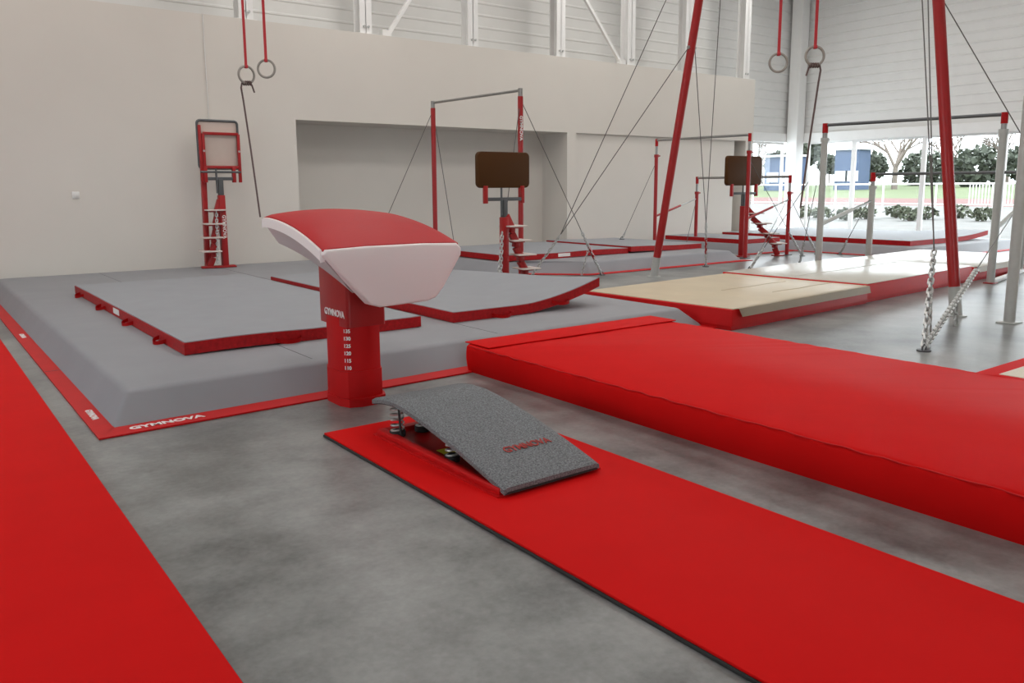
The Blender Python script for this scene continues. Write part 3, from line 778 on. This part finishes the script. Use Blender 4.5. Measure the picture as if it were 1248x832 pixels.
# ------------------------------------------------------------------ uneven bars
def uneven(name, label, hl, hr, ll, lr, zh, zl, pm, loc, tube_r=0.04, sleeve=0.32, tilt=0.0, head='red_paint', guys=(), braces=True):
    t = thing(name, label, 'uneven bars', loc)
    for (a, b, z) in ((hl, hr, zh), (ll, lr, zl)):
        A, B = Vector((*a, z)), Vector((*b, z))
        MB().bar(A, B, 0.026, 12).build('bar', M['dark_steel' if pm != 'red_paint' else 'steel'], t)
        for P in (A, B):
            MB().bar((P.x, P.y, 0.012), (P.x, P.y, z - sleeve), tube_r, 16).build('post', M[pm], t)
            MB().bar((P.x, P.y, z - sleeve), (P.x, P.y, z - 0.08), tube_r * 0.72, 14).build('inner_tube', M['steel'], t)
            m_ = MB(); m_.bar((P.x, P.y, z - 0.13), (P.x, P.y, z + 0.03), tube_r * 0.85, 14); m_.build('bar_head', M['red_worn'], t)
            m_ = MB(); m_.bar((P.x, P.y, z - sleeve - 0.05), (P.x, P.y, z - sleeve + 0.01), tube_r + 0.012, 16); m_.bar((P.x, P.y, z - sleeve - 0.02), (P.x + 0.08, P.y - 0.03, z - sleeve - 0.02), 0.016, 8); m_.build('clamp', M[pm], t)
            m_ = MB(); m_.box(P.x - 0.09, P.x + 0.09, P.y - 0.07, P.y + 0.07, 0, 0.016, 0.004); m_.build('foot', M['dark_steel'] if pm == 'red_paint' else M['red_paint'], t)
    if braces:
        for a, b in ((hl, ll), (hr, lr)):
            A, B = Vector((*a, 0.80)), Vector((*b, 1.18)); mid = A + (B - A) * 0.6
            m_ = MB(); m_.bar(A, mid, tube_r * 0.62, 10); m_.build('brace', M[pm], t)
            MB().bar(mid, B, tube_r * 0.4, 10).build('brace_rod', M['steel'], t)
    for (top, anchor, k) in guys: guy(t, top, lerp(anchor, top, k), anchor, r=0.006)
    return t
uneven('uneven_bars', 'red uneven bars standing by the far end of the wall', (13.58, 12.75), (13.75, 10.40), (14.85, 12.65), (15.05, 10.32), 2.47, 1.65, 'red_paint', (14.3, 11.5, 0),
       guys=(((13.58, 12.75, 2.0), (12.75, 12.95, 0.31), 0.10), ((14.85, 12.65, 1.2), (14.25, 12.45, 0.0), 0.12), ((13.75, 10.40, 2.0), (15.09, 9.97, 0), 0.25), ((15.05, 10.32, 1.25), (15.69, 10.01, 0), 0.30), ((15.05, 10.32, 1.25), (11.74, 8.78, 0), 0.22)))
GU = uneven('uneven_bars', 'grey uneven bars straddling the pale beige mats in front of the windows', (12.62, 8.02), (12.95, 5.36), (14.45, 8.15), (14.95, 5.75), 2.46, 1.66, 'grey_paint', (13.8, 6.8, 0), tube_r=0.055, sleeve=0.22,
       guys=(((12.62, 8.02, 2.1), (13.55, 9.0, 0), 0.20), ((14.45, 8.15, 1.3), (16.05, 9.7, 0), 0.25), ((12.62, 8.02, 1.9), (11.9, 8.9, 0), 0.2)))
guy(GU, (14.95, 5.75, 1.30), lerp((7.15, 3.46, 0.02), (14.95, 5.75, 1.3), 0.36), (7.15, 3.46, 0.02), tail=True, foot=False, link=0.085, lr=0.011)
MB().sqbar((12.95, 5.32, 0.035), (14.95, 5.70, 0.035), 0.06, 0.06).build('base_rail', M['white_paint'], GU)

GP = thing('steel_post', 'lone grey steel post standing on the concrete at the right edge', 'post', (9.35, 3.65, 0))
MB().bar((9.35, 3.65, 0.01), (9.35, 3.65, 2.35), 0.055, 16).build('shaft', M['grey_paint'], GP)
MB().box(9.24, 9.46, 3.56, 3.74, 0, 0.014, 0.004).build('foot', M['grey_paint'], GP)
MB().bar((9.35, 3.65, 2.33), (9.35, 3.65, 2.45), 0.045, 14).build('cap', M['red_paint'], GP)

# ------------------------------------------------------------------ spotting stands (stairs + folding platform)
def spotting(label, base, zb, zc0, zc1, w, top_z, back_side, stair_dir, step0, group='coach spotting stands', yaw=0.0, treads=4, ztop_step=0.9, run=0.075, brown=True):
    """base: foot of the main column; the platform is folded up vertically above it"""
    x, y = base; t = thing('spotting_stand', label, 'spotting stand', (x, y, zb), group)
    Rz = Matrix.Rotation(yaw, 3, 'Z')
    def W(a, b, c): return Rz @ Vector((a, b, 0)) + Vector((x, y, c))
    # column: red outer tube, grey inner tube
    zt = zc0 - 0.17
    MB().sqbar(W(0, 0, zb + 0.01), W(0, 0, zt - 0.25), 0.095, 0.11).build('column', M['red_paint'], t)
    MB().sqbar(W(0, 0, zt - 0.28), W(0, 0, zt), 0.075, 0.085).build('inner_tube', M['dark_steel'], t)
    m_ = MB(); m_.sqbar(W(-0.30 * w / 0.9, 0, zt + 0.01), W(0.30 * w / 0.9, 0, zt + 0.01), 0.05, 0.05); m_.bar(W(-0.06, -0.02, zt - 0.22), W(-0.06, -0.02, zc0), 0.016, 10); m_.build('cross_arm', M['dark_steel'], t)
    for s in (-1, 1):
        MB().sqbar(W(s * 0.32 * w / 0.9, 0, zt - 0.05), W(s * 0.32 * w / 0.9, 0, zc0 + 0.03), 0.055, 0.06).build('bracket', M['red_paint'], t)
    # folded platform
    c = MB(); h = zc1 - zc0
    c.obox(W(0.02 * w, 0.05 if brown else 0.06, (zc0 + zc1) / 2), (w, 0.085 if brown else 0.05, h), Rz, 0.0)
    tb = bmesh.new(); bmesh.ops.create_cube(tb, size=1)
    th = 0.085 if brown else 0.05
    for v in tb.verts: v.co = Vector((v.co.x * w, v.co.y * th, v.co.z * h))
    vert = [e for e in tb.edges if abs(e.verts[0].co.y - e.verts[1].co.y) > 1e-4]
    bmesh.ops.bevel(tb, geom=vert, offset=0.07 if brown else 0.05, segments=5, affect='EDGES', profile=0.5)
    sharp = [e for e in tb.edges if e.calc_face_angle(0) > 1.2]
    bmesh.ops.bevel(tb, geom=sharp, offset=0.014, segments=2, affect='EDGES', profile=0.5)
    for v in tb.verts: v.co = Rz @ v.co + W(0.02 * w, 0.05, (zc0 + zc1) / 2)
    c.bm.free(); c = MB(); c.add(tb)
    pl = c.build('platform', M['brown'] if brown else M['board'], t)
    if brown:
        pl['label'] = 'brown padded platform folded upright'
    else:
        pl['label'] = 'cream underside of the folded platform'
        r = MB(); a, b_, z0, z1 = -w / 2 + 0.02 * w, w / 2 + 0.02 * w, zc0, zc1
        pts = []
        for (cx, cz, a0) in ((b_ - 0.05, z1 - 0.05, 0), (a + 0.05, z1 - 0.05, 90), (a + 0.05, z0 + 0.05, 180), (b_ - 0.05, z0 + 0.05, 270)):
            for k in range(5):
                an = R(a0 + 22.5 * k); pts.append(W(cx + 0.05 * math.cos(an), 0.02, cz + 0.05 * math.sin(an)))
        r.tube(pts, 0.02, 8, closed=True); r.build('edge_trim', M['dark_steel'], t)
        fr2 = MB(); a2, b2, z2 = a + 0.075, b_ - 0.005, zc1 - 0.20
        for p, q in (((a2, zc0 - 0.02), (a2, z2)), ((b2, zc0 - 0.22), (b2, z2)), ((a2, z2), (b2, z2)), ((a2, zc0 + 0.02), (b2, zc0 + 0.02)), ((a2 - 0.05, zc0 - 0.20), (a2 - 0.05, zc0 + 0.9 * h))):
            fr2.sqbar(W(p[0], -0.005, p[1]), W(q[0], -0.005, q[1]), 0.045, 0.045)
        fr2.build('support_frame', M['red_paint'], t)
        bl = MB()
        for q in (a2, b2): bl.bar(W(q, -0.03, (zc0 + z2) / 2), W(q, -0.02, (zc0 + z2) / 2), 0.018, 8)
        bl.build('bolt', M['zinc'], t)
        MB().bar(W(a, -0.02, zc0 - 0.055), W(b_, -0.02, zc0 - 0.055), 0.018, 10).build('hinge_rod', M['dark_steel'], t)
    # stairs
    sx, sy = stair_dir
    zs = [zb + ztop_step - k * (ztop_step - 0.27) / (treads - 1) for k in range(treads)]
    L = run
    st = MB()
    px = [step0 + L * k for k in range(treads)]
    def S(d, c, lat=0.0): return Rz @ Vector((sx * d - sy * lat, sy * d + sx * lat, 0)) + Vector((x, y, c))
    # curved stringer: a row of short red risers joined into one piece
    path = [S(0.02, zs[0] + 0.16)]
    for k in range(treads):
        path.append(S(px[k] + 0.02, zs[k] - 0.03)); path.append(S(px[k] + 0.015, zs[k] - 0.10))
    path.append(S(px[-1] + 0.08, zb + 0.02))
    for a, b_ in zip(path[:-1], path[1:]): st.sqbar(a, b_, 0.085, 0.10, bev=0.012)
    for k in range(treads): st.sqbar(S(px[k] - 0.06, zs[k] - 0.022), S(px[k] + 0.14, zs[k] - 0.022), 0.12, 0.025)
    st.sqbar(S(px[-1] - 0.02, zb + 0.012), S(px[-1] + 0.2, zb + 0.012), 0.16, 0.022)
    st.build('stringer', M['red_paint'], t)
    for k in range(treads):
        a, b_ = S(px[k] - 0.10, zs[k]), S(px[k] + 0.20, zs[k])
        MB().sqbar(a, b_, 0.34, 0.020, bev=0.004).build('tread', M['tread'], t)
    ft = MB(); ft.sqbar(W(-0.16, 0, zb + 0.012), W(0.16, 0, zb + 0.012), 0.18, 0.022); ft.build('foot', M['red_paint'], t)
    return t, W, S
t2, W2, S2 = spotting('spotting stand with brown folded platform beside the high bar post', (7.02, 9.55), 0.0, 1.45, 1.96, 0.92, 1.3, 1, (1, -0.12), 0.10)
MB().chain((6.93, 9.48, 0.82), (6.86, 9.44, 0.05), 0.07, 0.010).build('chain', M['zinc'], t2)
t3, W3, S3 = spotting('spotting stand with brown folded platform in front of the red uneven bars', (14.05, 10.72), 0.0, 1.47, 2.07, 1.12, 1.3, 1, (0.9, -0.5), 0.18, run=0.17)
t1, W1, S1 = spotting('spotting stand showing its cream platform underside, against the wall at left', (4.15, 13.28), 0.208, 1.78, 2.52, 0.63, 1.6, 1, (-1, 0.1), 0.06, treads=4, ztop_step=0.92, run=0.035, brown=False)
MB().sqbar((3.90, 13.38, 0.215), (3.93, 13.40, 1.70), 0.075, 0.085).build('rear_column', M['red_paint'], t1)
MB().sqbar((3.78, 13.30, 0.225), (4.30, 13.26, 0.225), 0.10, 0.035).build('base_rail', M['red_paint'], t1)
lettering('GYMNOVA', 'lettering', M['letter_white'], t1, 0.075, (4.155, 13.222, 0.86), (0, 0, -1), (1, 0, 0), 0.001, 0.002)
MB().chain((4.03, 13.18, 1.12), (4.0, 13.16, 0.30), 0.06, 0.008).build('chain', M['zinc'], t1)

# ------------------------------------------------------------------ ceiling lamps, out of view, added to set the light level
def added_lamp(x, y, e):
    t = thing('added_ceiling_lamp', 'white square luminaire added out of view on the hall ceiling for light', 'added_lamp', (x, y, ZT), 'added ceiling luminaires')
    MB().box(x - 0.8, x + 0.8, y - 0.8, y + 0.8, ZT - 0.12, ZT, 0.01).build('housing', M['white_paint'], t)
    MB().box(x - 0.75, x + 0.75, y - 0.75, y + 0.75, ZT - 0.128, ZT - 0.118).build('diffuser', M['added_lamp'], t, False)
    ld = bpy.data.lights.new('added_lamp_light', 'AREA'); ld.shape = 'SQUARE'; ld.size = 1.5; ld.energy = e; ld.color = (1.0, 0.965, 0.92)
    lo = bpy.data.objects.new('added_lamp_light', ld); COL.objects.link(lo); lo.location = (0, 0, -0.14); lo.parent = t
for x in (1.0, 6.5, 12.0, 17.5):
    for y, e_ in ((-2.5, 20), (4.0, 46), (8.0, 56), (12.0, 60)): added_lamp(x, y, e_)

# ------------------------------------------------------------------ outdoors
def gz(x): return -0.06 + 0.016 * max(0, x - 24)
def ground(name, m, x0, x1, dz=0.0, n=1):
    mb = MB()
    V = [[mb.bm.verts.new((x, y, gz(x) + dz)) for y in (-120, 160)] for x in (x0, x1)]
    W_ = [[mb.bm.verts.new((x, y, gz(x) + dz - 0.3)) for y in (-120, 160)] for x in (x0, x1)]
    f = mb.bm.faces.new
    f((V[0][0], V[1][0], V[1][1], V[0][1])); f((W_[0][0], W_[0][1], W_[1][1], W_[1][0]))
    f((V[0][0], V[0][1], W_[0][1], W_[0][0])); f((V[1][0], W_[1][0], W_[1][1], V[1][1]))
    f((V[0][0], W_[0][0], W_[1][0], V[1][0])); f((V[0][1], V[1][1], W_[1][1], W_[0][1]))
    o = mb.build(name, m, None, False); o['kind'] = 'structure'; return o
ground('ground', M['gravel'], XR + 0.31, 24, 0)
ground('ground.001', M['gravel'], 24, 47, 0)
ow = MB(); ow.box(-60, -6.25, -60, 15.3, -0.3, -0.1).box(-6.25, XR + 0.3, -60, -8.25, -0.3, -0.1)
o = ow.build('ground', M['gravel'], None, False); o['kind'] = 'structure'
ground('running_track', M['track'], 47, 60, 0)
ground('grass_field', M['grass'], 60, 140, 0)
FE = thing('railing', 'white metal railing beside the running track outside the windows', 'railing', (45.5, 30, gz(45.5)))
zz = gz(45.5); m_ = MB(); m_.bar((45.5, -5, zz + 1.25), (45.5, 75, zz + 1.25), 0.045, 8); m_.bar((45.5, -5, zz + 0.15), (45.5, 75, zz + 0.15), 0.03, 8)
m_.build('rail', M['white_paint'], FE)
for k in range(27): MB().bar((45.5, -5 + 3 * k, zz), (45.5, -5 + 3 * k, zz + 1.28), 0.05, 8).build('post', M['white_paint'], FE)
m_ = MB()
for k in range(90): m_.bar((45.5, 6.0 + 0.16 * k, zz + 0.15), (45.5, 6.0 + 0.16 * k, zz + 1.25), 0.028, 6)
q = m_.build('pickets', M['white_paint'], FE); q['kind'] = 'stuff'

def leafy(name, label, cat, x, y, h, r, m, n=900, trunk=True, leaf=0.35, group=None, flat=1.0):
    t = thing(name, label, cat, (x, y, gz(x)), group)
    rnd = random.Random(int(x * 31 + y * 17)); mb = MB(); bm = mb.bm
    cz = gz(x) + (h - r * flat if trunk else h * 0.5)
    for i in range(n):
        while True:
            p = Vector((rnd.uniform(-1, 1), rnd.uniform(-1, 1), rnd.uniform(-1, 1)))
            if p.length < 1: break
        p = p.normalized() * (p.length ** 0.4) * (0.85 + 0.15 * math.sin(p.x * 9 + p.z * 7))
        c = Vector((x + p.x * r, y + p.y * r, cz + p.z * (r * flat if trunk else h * 0.5)))
        a = Vector((rnd.gauss(0, 1), rnd.gauss(0, 1), rnd.gauss(0, 1))).normalized(); b = a.cross(Vector((rnd.gauss(0, 1), rnd.gauss(0, 1), rnd.gauss(0, 1)))).normalized()
        s = leaf * rnd.uniform(0.6, 1.2)
        if c.z < gz(x) + 0.02: c.z = gz(x) + 0.02 + s
        bm.faces.new([bm.verts.new(c + a * s), bm.verts.new(c + b * s * 0.7), bm.verts.new(c - a * s), bm.verts.new(c - b * s * 0.7)])
    mb.build('foliage', m, t, False)
    if trunk: MB().bar((x, y, gz(x) - 0.05), (x, y, cz), 0.03 * h, 8, 0.012 * h).build('trunk', M['bark'], t)
    else: MB().bar((x, y, gz(x) - 0.05), (x, y, gz(x) + h * 0.6), 0.05, 6, 0.02).build('stem', M['bark'], t)
    return t
def bare_tree(x, y, h, label, seed):
    rnd = random.Random(seed); t = thing('bare_tree', label, 'tree', (x, y, gz(x)), 'bare trees beyond the field'); mb = MB()
    def grow(p, d, L, r, k):
        e = p + d * L; mb.bar(p, e, r, 5, r * 0.7)
        if k == 0: return
        for i in range(3 if k > 1 else 4):
            nd = (d + Vector((rnd.gauss(0, .5), rnd.gauss(0, .5), rnd.gauss(0.1, .3)))).normalized()
            grow(p + d * L * rnd.uniform(0.6, 1.0), nd, L * rnd.uniform(0.6, 0.8), r * 0.6, k - 1)
    b = Vector((x, y, gz(x) - 0.05)); mb.bar(b, b + Vector((0, 0, h * 0.22)), 0.03 * h, 8, 0.024 * h)
    for i in range(4):
        grow(b + Vector((0, 0, h * 0.2)), Vector((rnd.gauss(0, .45), rnd.gauss(0, .45), 1)).normalized(), h * 0.27, 0.016 * h, 4)
    mb.build('branches', M['bark'], t)
# things far outside are placed by bearing and distance from the hall
def far(px, D):
    a = R(36.83) + math.atan((px - 624) / 989); return D * math.sin(a), D * math.cos(a)
for px, h, s in ((1085, 12, 3), (1150, 10, 5), (925, 11, 8), (1220, 11, 12)):
    x, y = far(px, 105 if px == 1085 else 150); bare_tree(x, y, h, {1085: 'big bare tree seen through the middle window', 1150: 'bare tree behind the white railing pickets', 925: 'bare tree seen through the narrow corner window', 1220: 'bare tree at the right edge of the windows'}[px], s)
names = {978: 'round green tree right of the corner column', 1006: 'green tree behind the tall grey bar post', 1052: 'dark bush beside the window mullion', 1120: 'dark green tree behind the second mullion', 1180: 'dark tree behind the railing pickets', 1235: 'green tree at the far right of the windows', 945: 'dark tree behind the corner window'}
for px, h, r in ((978, 7.2, 2.6), (1006, 5.0, 2.0), (1052, 4.6, 2.4), (1120, 5.0, 3.4), (1180, 5.0, 3.4), (1235, 5.4, 3.2), (945, 5.0, 2.0)):
    D_ = 116 + 14 * ((px // 7) % 3); x, y = far(px, D_); leafy('leafy_tree', names[px], 'tree', x, y, h, r, M['leaf'], 700, True, 0.5, 'green trees beyond the field', 0.8)
k = 0
for px in (1030, 1052, 1090, 1105, 1125, 1165, 1195, 1000, 975):
    x, y = far(px, 36.0 + 1.1 * (k % 3)); leafy('low_shrub', 'low scrubby shrub on the gravel, beyond the %s' % ['window mullion', 'low grey bar post', 'hanging cables', 'chained cable', 'second mullion', 'red leaning post', 'right grey bar post', 'tall grey bar post', 'corner column'][k], 'shrub', x, y, 0.55, 0.5, M['leaf_pale'], 160, False, 0.10, 'shrubs on the gravel outside'); k += 1
def hut(px, D, w, h, label):
    x, y = far(px, D); t = thing('building', label, 'building', (x, y, gz(x)))
    MB().box(x, x + 2.5, y - w / 2, y + w / 2, gz(x) - 0.1, gz(x) + h).build('wall', M['blue'], t, False)
    m_ = MB(); z = gz(x) + h
    m_.box(x - 0.3, x + 2.8, y - w / 2 - 0.3, y + w / 2 + 0.3, z, z + 0.25); m_.build('roof', M['pale_roof'], t, False)
    for s in (-0.25, 0.2): MB().box(x - 0.05, x, y + s * w - 0.8, y + s * w + 0.8, gz(x) + 1.0, gz(x) + 2.2).build('window', M['pale_roof'], t, False)
hut(945, 104, 4.0, 4.0, 'blue building seen through the corner window')
hut(1026, 104, 3.0, 4.6, 'blue building seen between the tall grey post and the mullion')

# ------------------------------------------------------------------ pieces of parts go one level deeper
SUB = {'landing_mat': {'handle': 'side_band', 'maker_label': 'side_band', 'crease': 'top_cover'},
       'foam_platform': {'lettering': 'border_flap', 'seam': 'foam_block'},
       'vaulting_table': {'lettering': 'upper_sleeve', 'scale_figure': 'lower_sleeve', 'scale_mark': 'lower_sleeve'},
       'springboard': {'lettering': 'carpet_top', 'spring_seat': 'spring', 'sticker': 'base_frame'},
       'crash_mat': {'piping': 'cover'},
       'ring_frame': {'foot': 'post', 'lug': 'post', 'chain_tail': 'chain', 'turnbuckle': 'chain'},
       'high_bar': {'foot': 'post', 'bar_clamp': 'post', 'lettering': 'post', 'chain_tail': 'chain', 'turnbuckle': 'chain'},
       'uneven_bars': {'foot': 'post', 'inner_tube': 'post', 'bar_head': 'bar', 'clamp': 'post', 'brace_rod': 'brace', 'chain_tail': 'chain'},
       'spotting_stand': {'inner_tube': 'column', 'edge_trim': 'platform', 'support_frame': 'platform', 'bolt': 'platform', 'hinge_rod': 'platform', 'tread': 'stringer', 'lettering': 'column'}}
def kind_of(o): return o.name.split('.')[0]
def centre(o):
    return sum((Vector(c) for c in o.bound_box), Vector()) / 8
def gap(o, p):
    c = centre(o); lo, hi = Vector(p.bound_box[0]), Vector(p.bound_box[6])
    return sum(max(lo[i] - c[i], 0, c[i] - hi[i]) ** 2 for i in range(3))
bpy.context.view_layer.update()
kids = {}
for o in COL.objects:
    if o.parent is not None: kids.setdefault(o.parent, []).append(o)
for t, ch in kids.items():
    rule = SUB.get(kind_of(t))
    if not rule or t.parent is not None: continue
    for o in ch:
        want = rule.get(kind_of(o))
        if want:
            cands = [p for p in ch if kind_of(p) == want]
            if cands: o.parent = min(cands, key=lambda p: gap(o, p))

# ------------------------------------------------------------------ world and view
w = bpy.data.worlds.new('sky'); sc.world = w; w.use_nodes = True
nt = w.node_tree; bg = nt.nodes['Background']
bg.inputs['Color'].default_value = (0.90, 0.95, 1.0, 1); bg.inputs['Strength'].default_value = 6.0
sc.view_settings.view_transform = 'Standard'
sc.view_settings.look = 'None'
sc.view_settings.gamma = 1
sc.view_settings.use_curve_mapping = False
sc.view_settings.exposure = 0.0
sc.cycles.max_bounces = 8
sc.cycles.use_denoising = True
